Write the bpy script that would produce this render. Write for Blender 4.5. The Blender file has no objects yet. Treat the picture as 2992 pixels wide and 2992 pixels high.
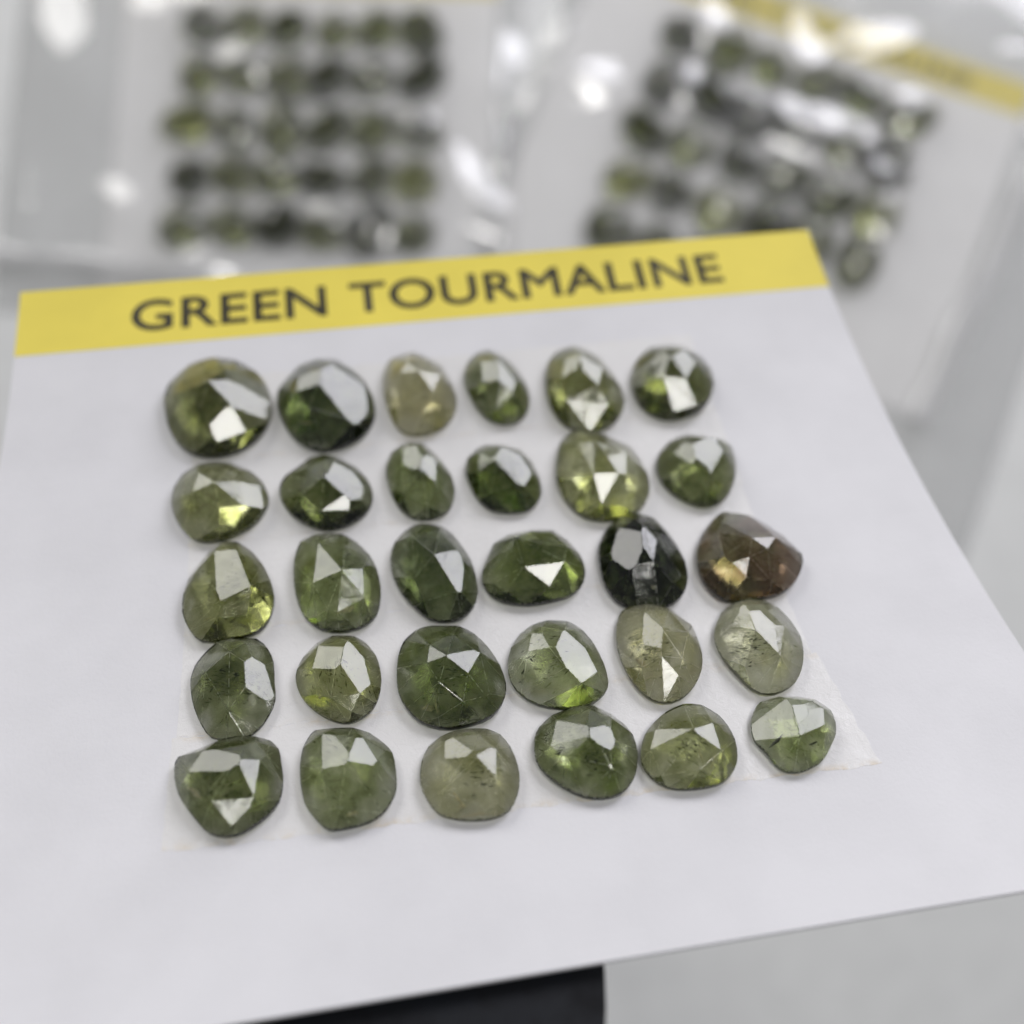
import bpy, bmesh, math, random
from mathutils import Vector, Matrix, Quaternion
R_ = math.radians
SC = bpy.context.scene
COL = SC.collection
random.seed(7)

# ------------------------------------------------------------------ camera
# pose solved from the printed card's edges; the card is 100 mm wide
FPX, CPX = 2847.43, 1496.0
RC = Matrix(((0.98698016, -0.15804424, 0.02986938),
             (-0.10965264, -0.79702224, -0.59391233),
             (0.11767098, 0.58290443, -0.80397510)))       # card frame -> camera (x right, y down, z forward)
CAM_CARD = Vector((-8.138633, -14.416916, 83.921324))        # camera in card frame, mm
ELEV = R_(82)                                                # camera looks almost straight down on the table
CAM_H = 340.0                                                # mm above the table
cs, sn = math.cos(ELEV), math.sin(ELEV)
B = Matrix(((1, 0, 0), (0, -sn, cs), (0, -cs, -sn)))         # camera axes -> world axes
MM = 0.001
BS = CAM_H / 285.0                                           # size of the things lying on the table
CAM_W = Vector((0, 0, CAM_H))

cam_d = bpy.data.cameras.new('camera')
cam = bpy.data.objects.new('camera', cam_d)
COL.objects.link(cam)
cx, cy, cz = B @ Vector((1, 0, 0)), B @ Vector((0, -1, 0)), B @ Vector((0, 0, -1))
cam.matrix_world = Matrix.Translation(CAM_W * MM) @ Matrix((cx, cy, cz)).transposed().to_4x4()
cam_d.sensor_width = 36
cam_d.lens = 36 * FPX / 2992
cam_d.clip_start, cam_d.clip_end = 0.005, 50
cam_d.dof.use_dof = True
cam_d.dof.focus_distance = 0.0882
cam_d.dof.aperture_fstop = cam_d.lens / 3.05
cam_d.dof.aperture_ratio = 1.0
SC.camera = cam

# ------------------------------------------------------------------ light
world = bpy.data.worlds.new('World')
SC.world = world
world.use_nodes = True
bgn = world.node_tree.nodes['Background']
bgn.inputs[0].default_value = (0.93, 0.95, 1.0, 1)
bgn.inputs[1].default_value = 0.25

def area_lamp(name, az, elev, dist, sx, sy, radiance, col, target=(0, 0.05, 0.2)):
    l = bpy.data.lights.new(name, 'AREA')
    l.shape = 'RECTANGLE'
    l.size, l.size_y = sx, sy
    l.energy = radiance * math.pi * sx * sy
    l.color = col
    o = bpy.data.objects.new(name, l)
    COL.objects.link(o)
    d = Vector((math.sin(R_(az)) * math.cos(R_(elev)), math.cos(R_(az)) * math.cos(R_(elev)), math.sin(R_(elev))))
    o.location = Vector(target) + d * dist
    o.rotation_euler = d.to_track_quat('Z', 'Y').to_euler()
    return o
LAMP = {}
for k_ in (-1, 0, 1):                                         # the window: three panes side by side
    o_ = area_lamp('window_lamp', 33, 15, 1.2, 0.20, 0.56, 12.0, (0.94, 0.93, 1.0))
    if k_ == 0: LAMP['W'] = o_
    o_.location = o_.location + o_.rotation_euler.to_matrix() @ Vector((0.214 * k_, 0, 0))
LAMP['A'] = area_lamp('wall_lamp', -33, 13, 1.2, 0.54, 0.50, 7.5, (1.0, 0.98, 0.95))
LAMP['C'] = area_lamp('ceiling_lamp', 62, 77, 1.2, 0.26, 0.36, 22.0, (1.0, 0.98, 0.95))

LAMP = {k_: v_.location.copy() for k_, v_ in LAMP.items()}
SC.view_settings.view_transform = 'Standard'
SC.view_settings.look = 'None'
SC.view_settings.exposure = -0.60
SC.view_settings.gamma = 1
SC.render.engine = 'CYCLES'
cy_ = SC.cycles
cy_.max_bounces = 13
cy_.transmission_bounces = 12
cy_.transparent_max_bounces = 16
cy_.glossy_bounces = 8
cy_.diffuse_bounces = 4
cy_.volume_bounces = 2
cy_.volume_step_rate = 2.5
cy_.volume_max_steps = 40
cy_.sample_clamp_indirect = 6
cy_.use_denoising = True
try:
    cy_.denoiser = 'OPENIMAGEDENOISE'
except Exception:
    pass

# ------------------------------------------------------------------ pixel rays
M_CARD = Matrix.Translation(CAM_W) @ (B @ RC).to_4x4() @ Matrix.Translation(-CAM_CARD)   # card frame (mm) -> world (mm)
def ray_cam(px, py):
    return Vector(((px - CPX) / FPX, (py - CPX) / FPX, 1.0))
def on_table(px, py, z=0.0):                                  # world mm
    d = B @ ray_cam(px, py)
    return CAM_W + d * ((z - CAM_H) / d.z)
CA, CB, CL, CV = 0.2655513, 0.0106077, 84.73, 75.27           # card curl, height, foot of the header band
def card_z(v):
    t = v / 100 - 0.5
    return 100 * (CA * t * t + CB * t ** 3)
def card_slope(v):
    t = v / 100 - 0.5
    return 2 * CA * t + 3 * CB * t * t
def on_card(px, py, dz=0.0):                                  # card frame mm
    d = RC.transposed() @ ray_cam(px, py)
    t = 90.0
    for _ in range(40):
        p = CAM_CARD + d * t
        t += (card_z(p.y) + dz - p.z) / d.z
    return CAM_CARD + d * t

# ------------------------------------------------------------------ helpers
def mesh_obj(name, me, mat=None, parent=None, mw=None):
    o = bpy.data.objects.new(name, me)
    COL.objects.link(o)
    if mat is not None and not me.materials:
        me.materials.append(mat)
    if parent is not None:
        o.parent = parent
    if mw is not None:
        o.matrix_world = mw
    return o
def from_bm(bm, name):
    me = bpy.data.meshes.new(name)
    bm.to_mesh(me)
    bm.free()
    return me
def tag(o, label=None, cat=None, group=None, kind=None):
    if label: o['label'] = label
    if cat: o['category'] = cat
    if group: o['group'] = group
    if kind: o['kind'] = kind
    return o
def scale_m(m):                                               # mm matrix -> m matrix for a mesh already in metres
    r = m.copy()
    r.translation = m.translation * MM
    return r
def nodes(name):
    m = bpy.data.materials.new(name)
    m.use_nodes = True
    nt = m.node_tree
    return m, nt, nt.nodes['Principled BSDF'], nt.nodes['Material Output']
def N(nt, typ, **kw):
    n = nt.nodes.new(typ)
    for k, v in kw.items():
        if k in n.inputs.keys() if isinstance(k, str) else False:
            n.inputs[k].default_value = v
        else:
            setattr(n, k, v)
    return n
def noise(nt, scale, detail=4, rough=0.55, dist=0.0, coord='Object', loc=(0, 0, 0)):
    tc = nt.nodes.new('ShaderNodeTexCoord')
    mp = nt.nodes.new('ShaderNodeMapping')
    mp.inputs['Location'].default_value = loc
    nt.links.new(tc.outputs[coord], mp.inputs['Vector'])
    n = nt.nodes.new('ShaderNodeTexNoise')
    n.inputs['Scale'].default_value = scale
    n.inputs['Detail'].default_value = detail
    n.inputs['Roughness'].default_value = rough
    n.inputs['Distortion'].default_value = dist
    nt.links.new(mp.outputs[0], n.inputs['Vector'])
    return n
def maprange(nt, src, a, b, c, d):
    m = nt.nodes.new('ShaderNodeMapRange')
    m.inputs[1].default_value, m.inputs[2].default_value = a, b
    m.inputs[3].default_value, m.inputs[4].default_value = c, d
    nt.links.new(src, m.inputs[0])
    return m.outputs[0]
def ramp(nt, src, stops):
    r = nt.nodes.new('ShaderNodeValToRGB')
    els = r.color_ramp.elements
    while len(els) < len(stops): els.new(0.5)
    for e, (p, c) in zip(els, stops):
        e.position = p
        e.color = (*c, 1)
    nt.links.new(src, r.inputs[0])
    return r.outputs[0]

# ------------------------------------------------------------------ materials
def paper_mat(name, col, var=0.04, rough=0.6, bump=0.12):
    m, nt, p, out = nodes(name)
    n = noise(nt, 90, 5)
    c2 = tuple(c * (1 - var) for c in col)
    nt.links.new(ramp(nt, n.outputs[0], [(0.35, c2), (0.65, col)]), p.inputs['Base Color'])
    p.inputs['Roughness'].default_value = rough
    p.inputs['Specular IOR Level'].default_value = 0.3
    f = noise(nt, 2600, 6, 0.65)
    b = nt.nodes.new('ShaderNodeBump')
    b.inputs['Strength'].default_value = bump
    b.inputs['Distance'].default_value = 0.0001
    nt.links.new(f.outputs[0], b.inputs['Height'])
    nt.links.new(b.outputs[0], p.inputs['Normal'])
    return m
M_PAPER = paper_mat('card_paper', (0.735, 0.732, 0.757), 0.06, 0.6, 0.3)
M_YELLOW = paper_mat('yellow_print', (0.87, 0.73, 0.12), 0.07, 0.6, 0.25)
M_INK = paper_mat('black_ink', (0.13, 0.12, 0.085), 0.3)
M_BGPAPER = paper_mat('bagged_card_paper', (0.93, 0.925, 0.915))
M_TABLE = paper_mat('table_white', (0.84, 0.85, 0.84), 0.05, 0.5, 0.1)

def tape_mat():
    m, nt, p, out = nodes('tape_film')
    n = noise(nt, 700, 5, 0.6)
    big = noise(nt, 130, 3)
    at = nt.nodes.new('ShaderNodeAttribute')
    at.attribute_name = 'grime'
    mul = nt.nodes.new('ShaderNodeMath'); mul.operation = 'MULTIPLY'
    nt.links.new(at.outputs['Fac'], mul.inputs[0])
    nt.links.new(maprange(nt, noise(nt, 420, 5, 0.7).outputs[0], 0.42, 0.68, 0.0, 1.0), mul.inputs[1])
    mx = nt.nodes.new('ShaderNodeMix'); mx.data_type = 'RGBA'
    nt.links.new(mul.outputs[0], mx.inputs[0])
    nt.links.new(ramp(nt, big.outputs[0], [(0.3, (0.71, 0.702, 0.70)), (0.7, (0.745, 0.738, 0.735))]), mx.inputs[6])
    mx.inputs[7].default_value = (0.62, 0.50, 0.33, 1)
    nt.links.new(mx.outputs[2], p.inputs['Base Color'])
    nt.links.new(maprange(nt, n.outputs[0], 0.3, 0.7, 0.25, 0.5), p.inputs['Roughness'])
    b = nt.nodes.new('ShaderNodeBump')
    b.inputs['Strength'].default_value = 0.35
    b.inputs['Distance'].default_value = 0.0002
    nt.links.new(noise(nt, 1500, 6, 0.7, 0.6).outputs[0], b.inputs['Height'])
    nt.links.new(b.outputs[0], p.inputs['Normal'])
    return m
M_TAPE = tape_mat()

DENS = 1.44
TINT = (0.93, 0.915, 1.06)                                      # more blue is absorbed than red or green
def gem_mat(name, sigma, dens, milk=0.0, milkcol=(0.75, 0.8, 0.62), seed=0, mottle=0.5, hue2=None, simple=False):
    """polished tourmaline: clear dielectric over an absorbing, unevenly included volume"""
    m, nt, p, out = nodes(name)
    sigma = tuple(a * b_ for a, b_ in zip(sigma, TINT))
    p.inputs['Base Color'].default_value = (1, 1, 1, 1)
    p.inputs['Transmission Weight'].default_value = 1.0
    p.inputs['IOR'].default_value = 1.63
    loc = (seed * 0.37, seed * 0.73, seed * 0.11)
    if simple:
        p.inputs['Roughness'].default_value = 0.2
        va = nt.nodes.new('ShaderNodeVolumeAbsorption')
        mx = max(sigma)
        va.inputs['Color'].default_value = (*[1 - s / mx for s in sigma], 1)
        va.inputs['Density'].default_value = dens * mx
        nt.links.new(va.outputs[0], out.inputs['Volume'])
        return m
    at = nt.nodes.new('ShaderNodeAttribute')
    at.attribute_name = 'worn'
    rn = noise(nt, 900, 4, 0.6, loc=loc)
    rr = maprange(nt, rn.outputs[0], 0.5, 0.8, 0.012, 0.07)
    wr = maprange(nt, noise(nt, 2500, 2, 0.6, loc=loc).outputs[0], 0.42, 0.6, 0.08, 0.55)
    mr = nt.nodes.new('ShaderNodeMix')
    nt.links.new(at.outputs['Fac'], mr.inputs[0])
    nt.links.new(rr, mr.inputs[2])
    nt.links.new(wr, mr.inputs[3])
    nt.links.new(mr.outputs[0], p.inputs['Roughness'])
    b = nt.nodes.new('ShaderNodeBump')
    b.inputs['Strength'].default_value = 0.11
    b.inputs['Distance'].default_value = 0.0001
    nt.links.new(noise(nt, 1800, 5, 0.7, loc=loc).outputs[0], b.inputs['Height'])
    b2 = nt.nodes.new('ShaderNodeBump')
    b2.inputs['Strength'].default_value = 0.22
    b2.inputs['Distance'].default_value = 0.0003
    nt.links.new(noise(nt, 330, 2, 0.5, loc=loc).outputs[0], b2.inputs['Height'])
    nt.links.new(b.outputs[0], b2.inputs['Normal'])
    nt.links.new(b2.outputs[0], p.inputs['Normal'])
    mx = max(sigma)
    va = nt.nodes.new('ShaderNodeVolumeAbsorption')
    n1 = noise(nt, 620, 4, 0.65, 0.8, loc=loc)
    c1 = tuple(1 - s / mx for s in sigma)
    if hue2:
        n2 = noise(nt, 150, 2, 0.5, loc=loc)
        nt.links.new(ramp(nt, n2.outputs[0], [(0.47, c1), (0.60, tuple(1 - s / max(hue2) for s in hue2))]), va.inputs['Color'])
    else:
        va.inputs['Color'].default_value = (*c1, 1)
    d0 = dens * mx * DENS
    nt.links.new(maprange(nt, n1.outputs[0], 0.36, 0.64, d0 * (1 - mottle), d0 * (1 + mottle)), va.inputs['Density'])
    vs = nt.nodes.new('ShaderNodeVolumeScatter')
    vs.inputs['Color'].default_value = (*milkcol, 1)
    vs.inputs['Anisotropy'].default_value = 0.2
    n3 = noise(nt, 520, 5, 0.68, 1.2, loc=tuple(c + 3 for c in loc))
    ml = max(milk * 0.8 + 5, 5)
    nt.links.new(maprange(nt, n3.outputs[0], 0.45, 0.72, ml * 0.35, ml * 2.6), vs.inputs['Density'])
    ad = nt.nodes.new('ShaderNodeAddShader')
    nt.links.new(va.outputs[0], ad.inputs[0])
    nt.links.new(vs.outputs[0], ad.inputs[1])
    nt.links.new(ad.outputs[0], out.inputs['Volume'])
    return m

def flake_mat(name, col, rough, metal=0.0):
    m, nt, p, out = nodes(name)
    n = noise(nt, 3000, 4, 0.7)
    nt.links.new(ramp(nt, n.outputs[0], [(0.35, tuple(c * 0.45 for c in col)), (0.6, col)]), p.inputs['Base Color'])
    p.inputs['Roughness'].default_value = rough
    p.inputs['Metallic'].default_value = metal
    return m
M_FLAKE = flake_mat('pale_inclusion', (0.9, 0.84, 0.62), 0.3)
M_VEIL = flake_mat('dark_inclusion', (0.03, 0.035, 0.02), 0.5)
M_SPECK = flake_mat('speck_inclusion', (0.55, 0.58, 0.38), 0.25)

def film_mat(name='plastic_film', milky=0.24):
    m, nt, p, out = nodes(name)
    nt.nodes.remove(p)
    tr = nt.nodes.new('ShaderNodeBsdfTransparent')
    tr.inputs[0].default_value = (0.99, 0.99, 0.99, 1)
    gl = nt.nodes.new('ShaderNodeBsdfGlossy')
    gl.inputs['Roughness'].default_value = 0.09
    gl.inputs['Color'].default_value = (1, 1, 1, 1)
    lw = nt.nodes.new('ShaderNodeLayerWeight')                 # Schlick: same from either side of the thin sheet
    pw = nt.nodes.new('ShaderNodeMath'); pw.operation = 'POWER'
    pw.inputs[1].default_value = 5.0
    lw.inputs[0].default_value = 0.5
    nt.links.new(lw.outputs['Facing'], pw.inputs[0])
    fr = nt.nodes.new('ShaderNodeMath'); fr.operation = 'MULTIPLY_ADD'
    fr.inputs[1].default_value = 0.9
    fr.inputs[2].default_value = 0.085
    nt.links.new(pw.outputs[0], fr.inputs[0])
    mx = nt.nodes.new('ShaderNodeMixShader')
    nt.links.new(fr.outputs[0], mx.inputs[0])
    df = nt.nodes.new('ShaderNodeBsdfDiffuse')                 # slightly milky polythene
    df.inputs[0].default_value = (0.9, 0.9, 0.9, 1)
    mk = nt.nodes.new('ShaderNodeMixShader')
    mk.inputs[0].default_value = milky
    nt.links.new(tr.outputs[0], mk.inputs[1])
    tl = nt.nodes.new('ShaderNodeBsdfTranslucent')
    tl.inputs[0].default_value = (0.97, 0.97, 0.97, 1)
    dt = nt.nodes.new('ShaderNodeMixShader')
    nt.links.new(df.outputs[0], dt.inputs[1])
    nt.links.new(tl.outputs[0], dt.inputs[2])
    nt.links.new(dt.outputs[0], mk.inputs[2])
    nt.links.new(mk.outputs[0], mx.inputs[1])
    nt.links.new(gl.outputs[0], mx.inputs[2])
    nt.links.new(mx.outputs[0], out.inputs['Surface'])
    return m
M_FILM = film_mat()
M_SEAM = film_mat('folded_plastic', 0.8)

def stand_mat():
    m, nt, p, out = nodes('black_stand')
    n = noise(nt, 160, 5, 0.65)
    nt.links.new(ramp(nt, n.outputs[0], [(0.4, (0.003, 0.0033, 0.005)), (0.68, (0.010, 0.012, 0.016))]), p.inputs['Base Color'])
    nt.links.new(maprange(nt, n.outputs[0], 0.4, 0.65, 0.7, 0.42), p.inputs['Roughness'])
    p.inputs['Specular IOR Level'].default_value = 0.22
    return m
M_STAND = stand_mat()

# ------------------------------------------------------------------ table
bm = bmesh.new()
bmesh.ops.create_grid(bm, x_segments=4, y_segments=4, size=1.6)
table = mesh_obj('table', from_bm(bm, 'table'), M_TABLE)
tag(table, 'plain pale grey-white table top under everything', kind='structure')

# ------------------------------------------------------------------ the printed card
def card_sheet(u0, u1, v0, v1, off0, off1, nu, nv, ragged=None, name='sheet'):
    """thin curled sheet in the card frame, metres; off0/off1 = lower/upper face above the card's surface"""
    bm = bmesh.new()
    top, bot = [], []
    for j in range(nv + 1):
        a, b_ = [], []
        for i in range(nu + 1):
            u = u0 + (u1 - u0) * i / nu
            v = v0 + (v1 - v0) * j / nv
            if ragged: u, v = ragged(u, v, i / nu, j / nv)
            s = card_slope(v); L = math.hypot(1, s)
            z = card_z(v)
            a.append(bm.verts.new((u * MM, (v - s / L * off1) * MM, (z + off1 / L) * MM)))
            b_.append(bm.verts.new((u * MM, (v - s / L * off0) * MM, (z + off0 / L) * MM)))
        top.append(a); bot.append(b_)
    for j in range(nv):
        for i in range(nu):
            bm.faces.new((top[j][i], top[j][i + 1], top[j + 1][i + 1], top[j + 1][i]))
            bm.faces.new((bot[j][i], bot[j + 1][i], bot[j + 1][i + 1], bot[j][i + 1]))
    for i in range(nu):
        bm.faces.new((bot[0][i], bot[0][i + 1], top[0][i + 1], top[0][i]))
        bm.faces.new((top[nv][i], top[nv][i + 1], bot[nv][i + 1], bot[nv][i]))
    for j in range(nv):
        bm.faces.new((top[j][0], top[j + 1][0], bot[j + 1][0], bot[j][0]))
        bm.faces.new((bot[j][nu], bot[j + 1][nu], top[j + 1][nu], top[j][nu]))
    return from_bm(bm, name)
MC = scale_m(M_CARD)
card = mesh_obj('display_card', card_sheet(-50, 50, 0, CL, -0.35, 0.0, 8, 40, name='display_card'), M_PAPER, mw=MC)
tag(card, 'curled white display card with a yellow GREEN TOURMALINE header, propped on the black stand', 'card')
band = mesh_obj('header_band', card_sheet(-50, 50, CV, CL, 0.004, 0.03, 8, 12, name='header_band'), M_YELLOW, parent=card)
def lettering(text, u0, u1, v0, v1, off, parent, zf, sf, mat):
    cu = bpy.data.curves.new('lettering', 'FONT')
    cu.body = text
    cu.size = 1
    cu.bevel_depth = 0.02
    cu.bevel_resolution = 1
    cu.space_character = 1.06
    cu.resolution_u = 6
    tmp = bpy.data.objects.new('lettering_tmp', cu)
    COL.objects.link(tmp)
    dg = bpy.context.evaluated_depsgraph_get()
    me = bpy.data.meshes.new_from_object(tmp.evaluated_get(dg))
    bpy.data.objects.remove(tmp)
    bm = bmesh.new(); bm.from_mesh(me); bpy.data.meshes.remove(me)
    xs = [v.co.x for v in bm.verts]; ys = [v.co.y for v in bm.verts]
    a, b_, c, d = min(xs), max(xs), min(ys), max(ys)
    for vt in bm.verts:
        u = u0 + (u1 - u0) * (vt.co.x - a) / (b_ - a)
        v = v0 + (v1 - v0) * (vt.co.y - c) / (d - c)
        s = sf(v); L = math.hypot(1, s)
        vt.co = Vector((u, v - s / L * off, zf(v) + off / L)) * MM
    me = from_bm(bm, 'lettering')
    o = mesh_obj('lettering', me, mat, parent=parent)
    return o
lettering('GREEN TOURMALINE', -36.9, 36.6, 77.35, 82.05, 0.06, band, card_z, card_slope, M_INK)

# ------------------------------------------------------------------ tape strips under the stones
SEAMS = [13.2, 24.6, 35.6, 46.6, 57.6, 69.6]
TAPE_LABEL = ['lowest clear tape strip, frayed at its right corner, under the fifth gem row',
              'clear tape strip between the fourth and fifth gem rows',
              'clear tape strip between the third and fourth gem rows',
              'clear tape strip between the second and third gem rows',
              'uppermost clear tape strip, below the first gem row and the header']
rg = random.Random(3)
for k in range(5):
    v0, v1 = SEAMS[k], SEAMS[k + 1] - 0.04
    ph = [rg.uniform(0, 6) for _ in range(6)]
    uL, uR = -29.6 + rg.uniform(-0.3, 0.3), 30.0 + rg.uniform(-0.4, 0.3)
    tilt = (12.3 - 13.9) if k == 0 else rg.uniform(-0.5, 0.5)
    def rag(u, v, a, b_, k=k, ph=ph, tilt=tilt):
        w = 0.10 * math.sin(u * 1.7 + ph[0]) + 0.07 * math.sin(u * 4.1 + ph[1]) + 0.05 * math.sin(u * 9.3 + ph[2])
        e = 0.28 * math.sin(v * 2.3 + ph[3]) + 0.22 * math.sin(v * 6.1 + ph[4]) + 0.12 * math.sin(v * 13 + ph[5])
        if a in (0.0, 1.0): u += e * (0.3 if k == 0 and a == 1 else 0.12)
        if k == 0:
            v += (1 - b_) * tilt * (a - 0.5)
            if a > 0.93: u += (1 - b_) * 1.0 * (a - 0.93) / 0.07
        v += w * (1 if b_ in (0.0, 1.0) else 0.5)
        return u, v
    me = card_sheet(uL, uR, v0, v1, 0.004, 0.016, 90, 16, ragged=rag, name='tape_strip')
    at = me.attributes.new('grime', 'FLOAT', 'POINT')
    vs = [0.0] * len(me.vertices)
    for i, vt in enumerate(me.vertices):
        u, v = vt.co.x / MM, vt.co.y / MM
        d = min(abs(v - (v0 + (tilt * ((u - uL) / (uR - uL) - 0.5) if k == 0 else 0))), abs(v - v1) + 0.3)
        vs[i] = max(0.0, 1 - d / (0.75 if k == 0 else 0.5)) * (1.0 if k == 0 else 0.3)
    at.data.foreach_set('value', vs)
    o = mesh_obj('tape_strip', me, M_TAPE, mw=MC)
    tag(o, TAPE_LABEL[k], 'tape')

# ------------------------------------------------------------------ gem builder
def catmull(pts, n):
    m = len(pts); out = []
    per = max(2, n // m)
    for i in range(m):
        p0, p1, p2, p3 = pts[i - 1], pts[i], pts[(i + 1) % m], pts[(i + 2) % m]
        for k in range(per):
            t = k / per
            out.append(0.5 * ((2 * p1) + (p2 - p0) * t + (2 * p0 - 5 * p1 + 4 * p2 - p3) * t * t + (3 * p1 - p0 - 3 * p2 + p3) * t ** 3))
    return out
def polar_r(ring, c, ang):
    d = Vector((math.cos(ang), math.sin(ang))); best = 1e-6
    n = len(ring)
    for i in range(n):
        a, b_ = ring[i] - c, ring[(i + 1) % n] - c
        e = b_ - a
        den = d.x * e.y - d.y * e.x
        if abs(den) < 1e-9: continue
        t = (a.x * e.y - a.y * e.x) / den
        s = (a.x * d.y - a.y * d.x) / den
        if t > 0 and -1e-6 <= s <= 1 + 1e-6: best = max(best, t)
    return best
def dome(rho, g, h):
    return g + (h - g) * (1 - min(1, rho) ** 2.5)
def build_gem(ring_pts, crown, g, h, name, bevel=0.07, coarse=1, extra=()):
    """ring_pts: girdle corners (2D, mm); crown: 3D facet corners; a smooth-walled prism is cut by the facet planes"""
    ring = catmull(ring_pts, 48)
    area = sum(ring[i].x * ring[(i + 1) % len(ring)].y - ring[(i + 1) % len(ring)].x * ring[i].y for i in range(len(ring)))
    if area < 0: ring.reverse()
    c = sum(ring, Vector((0, 0))) / len(ring)
    # planes from the hull of girdle corners + crown corners
    hb = bmesh.new()
    for q in ring_pts[::coarse]:
        hb.verts.new((c.x + (q.x - c.x) * 1.02, c.y + (q.y - c.y) * 1.02, g))
    for q in crown: hb.verts.new(q)
    hb.verts.new((c.x, c.y, -1))
    hb.verts.ensure_lookup_table()
    bmesh.ops.convex_hull(hb, input=hb.verts[:])
    hb.normal_update()
    planes = []
    for f in hb.faces:
        n = f.normal
        if n.z < 0.12 or f.calc_area() < 0.03: continue
        co = f.calc_center_median()
        if any(n.dot(m) > 0.9992 and abs((co - q).dot(m)) < 0.05 for m, q in planes): continue
        planes.append((n.copy(), co.copy()))
    hb.free()
    planes += list(extra)
    bm = bmesh.new()
    lv = []
    for z, s in ((0, 0.93), (0.22, 0.985), (0.5, 1.0), (h + 3, 1.0)):
        lv.append([bm.verts.new((c.x + (q.x - c.x) * s, c.y + (q.y - c.y) * s, z)) for q in ring])
    n = len(ring)
    bm.faces.new(list(reversed(lv[0])))
    bm.faces.new(lv[-1])
    for a, b_ in zip(lv[:-1], lv[1:]):
        for i in range(n):
            bm.faces.new((a[i], a[(i + 1) % n], b_[(i + 1) % n], b_[i]))
    for no, co in planes:
        r = bmesh.ops.bisect_plane(bm, geom=bm.verts[:] + bm.edges[:] + bm.faces[:], dist=1e-4, plane_co=co, plane_no=no, clear_outer=True)
        ed = [e for e in r['geom_cut'] if isinstance(e, bmesh.types.BMEdge) and e.is_boundary]
        if len(ed) >= 3:
            try: bmesh.ops.contextual_create(bm, geom=ed)
            except Exception: pass
    bmesh.ops.remove_doubles(bm, verts=bm.verts[:], dist=0.03)
    bmesh.ops.dissolve_degenerate(bm, edges=bm.edges[:], dist=0.02)
    bm.normal_update()
    if bevel:
        ed = [e for e in bm.edges if len(e.link_faces) == 2 and e.calc_face_angle(0) > R_(4) and max(f.normal.z for f in e.link_faces) > 0.25]
        try:
            bmesh.ops.bevel(bm, geom=ed, offset=bevel, offset_type='OFFSET', segments=1, profile=0.5, affect='EDGES', clamp_overlap=True, material=1)
        except Exception as e:
            print('bevel', name, e)
    bmesh.ops.recalc_face_normals(bm, faces=bm.faces[:])
    for f in bm.faces:
        f.smooth = abs(f.normal.z) < 0.25
    worn = bm.faces.layers.float.new('worn')
    for f in bm.faces:
        f[worn] = 1.0 if f.material_index == 1 else 0.0
        f.material_index = 0
    bmesh.ops.scale(bm, vec=(MM, MM, MM), verts=bm.verts[:])
    return from_bm(bm, name)

# ------------------------------------------------------------------ the thirty stones on the front card
# each: crop origin, crop factor, outline corners and facet corners read off the photograph, colour, label
OL, GG, GY, YG = (0.68, 0.64, 1.0), (0.70, 0.62, 1.0), (0.86, 0.80, 1.0), (0.60, 0.57, 1.0)
G = []
def gem(ox, oy, f, outline, crown, tint, dens, label, milk=0, hk=0.36, mottle=0.75, hue2=None):
    o = [(ox + x / f, oy + y / f) for x, y in outline]
    c = [(ox + x / f, oy + y / f) for x, y in crown]
    G.append((o, c, tint, dens, label, milk, hk, mottle, hue2, (ox, oy, f)))
A = (460, 980, 3)
gem(*A, [(490,195),(300,250),(110,420),(65,570),(100,800),(190,970),(330,1070),(500,1095),(700,1050),(880,930),(980,780),(1005,620),(960,450),(860,320),(680,220)],
    [(450,400),(750,445),(650,615),(780,840),(500,930),(380,620),(600,290),(280,470)], (0.68,0.65,1.0), 210,
    'large round olive gem at the header end of the edge column, two facets shining white', hk=0.34)
gem(*A, [(1400,210),(1560,215),(1700,300),(1810,400),(1890,560),(1910,720),(1840,870),(1700,980),(1500,1040),(1350,1020),(1200,920),(1100,770),(1055,620),(1065,480),(1140,380),(1240,270)],
    [(1410,415),(1620,390),(1525,250),(1820,640),(1730,760),(1330,630),(1210,490)], (0.8,0.72,1.0), 290,
    'round smoky dark green gem below the letters EEN, beside the large olive gem')
A = (1100, 980, 3)
gem(*A, [(310,150),(430,190),(570,280),(650,420),(700,560),(690,690),(610,810),(480,880),(330,900),(200,850),(110,690),(65,500),(70,320),(130,210)],
    [(380,310),(270,230),(560,345),(495,485),(190,340),(490,580),(180,600),(440,230)], (0.44,0.48,1.0), 110,
    'pale yellowish milky oval gem in the row nearest the header', milk=150)
gem(*A, [(980,130),(1100,180),(1220,290),(1300,420),(1340,560),(1320,700),(1230,780),(1100,800),(970,750),(870,640),(800,500),(770,370),(800,240),(880,160)],
    [(920,230),(1080,200),(1220,350),(1200,500),(1080,400),(930,420),(1060,650)], (0.72,0.66,1.0), 250,
    'small narrow grey-green oval gem, slimmest in the row nearest the header', milk=60)
A = (1570, 980, 3)
gem(*A, [(310,97),(420,130),(540,200),(640,320),(720,460),(760,600),(720,730),(620,830),(460,870),(290,840),(170,740),(95,580),(75,400),(95,240),(170,150)],
    [(350,170),(400,305),(210,370),(250,200),(570,290),(535,440),(620,600),(250,560)], YG, 210,
    'pear-like yellow-green gem touching the pale stone below it, under the letters AL', milk=40)
gem(*A, [(1170,85),(1300,110),(1430,190),(1510,300),(1540,430),(1510,570),(1430,680),(1300,740),(1150,765),(1000,720),(890,620),(835,490),(830,340),(880,210),(990,110)],
    [(1170,200),(1090,115),(1290,130),(1000,230),(1390,240),(1300,380),(1400,610),(1205,665),(1100,350)], OL, 290,
    'round olive gem under the letters INE with one white triangular facet', milk=30)
A = (480, 1260, 3)
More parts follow.
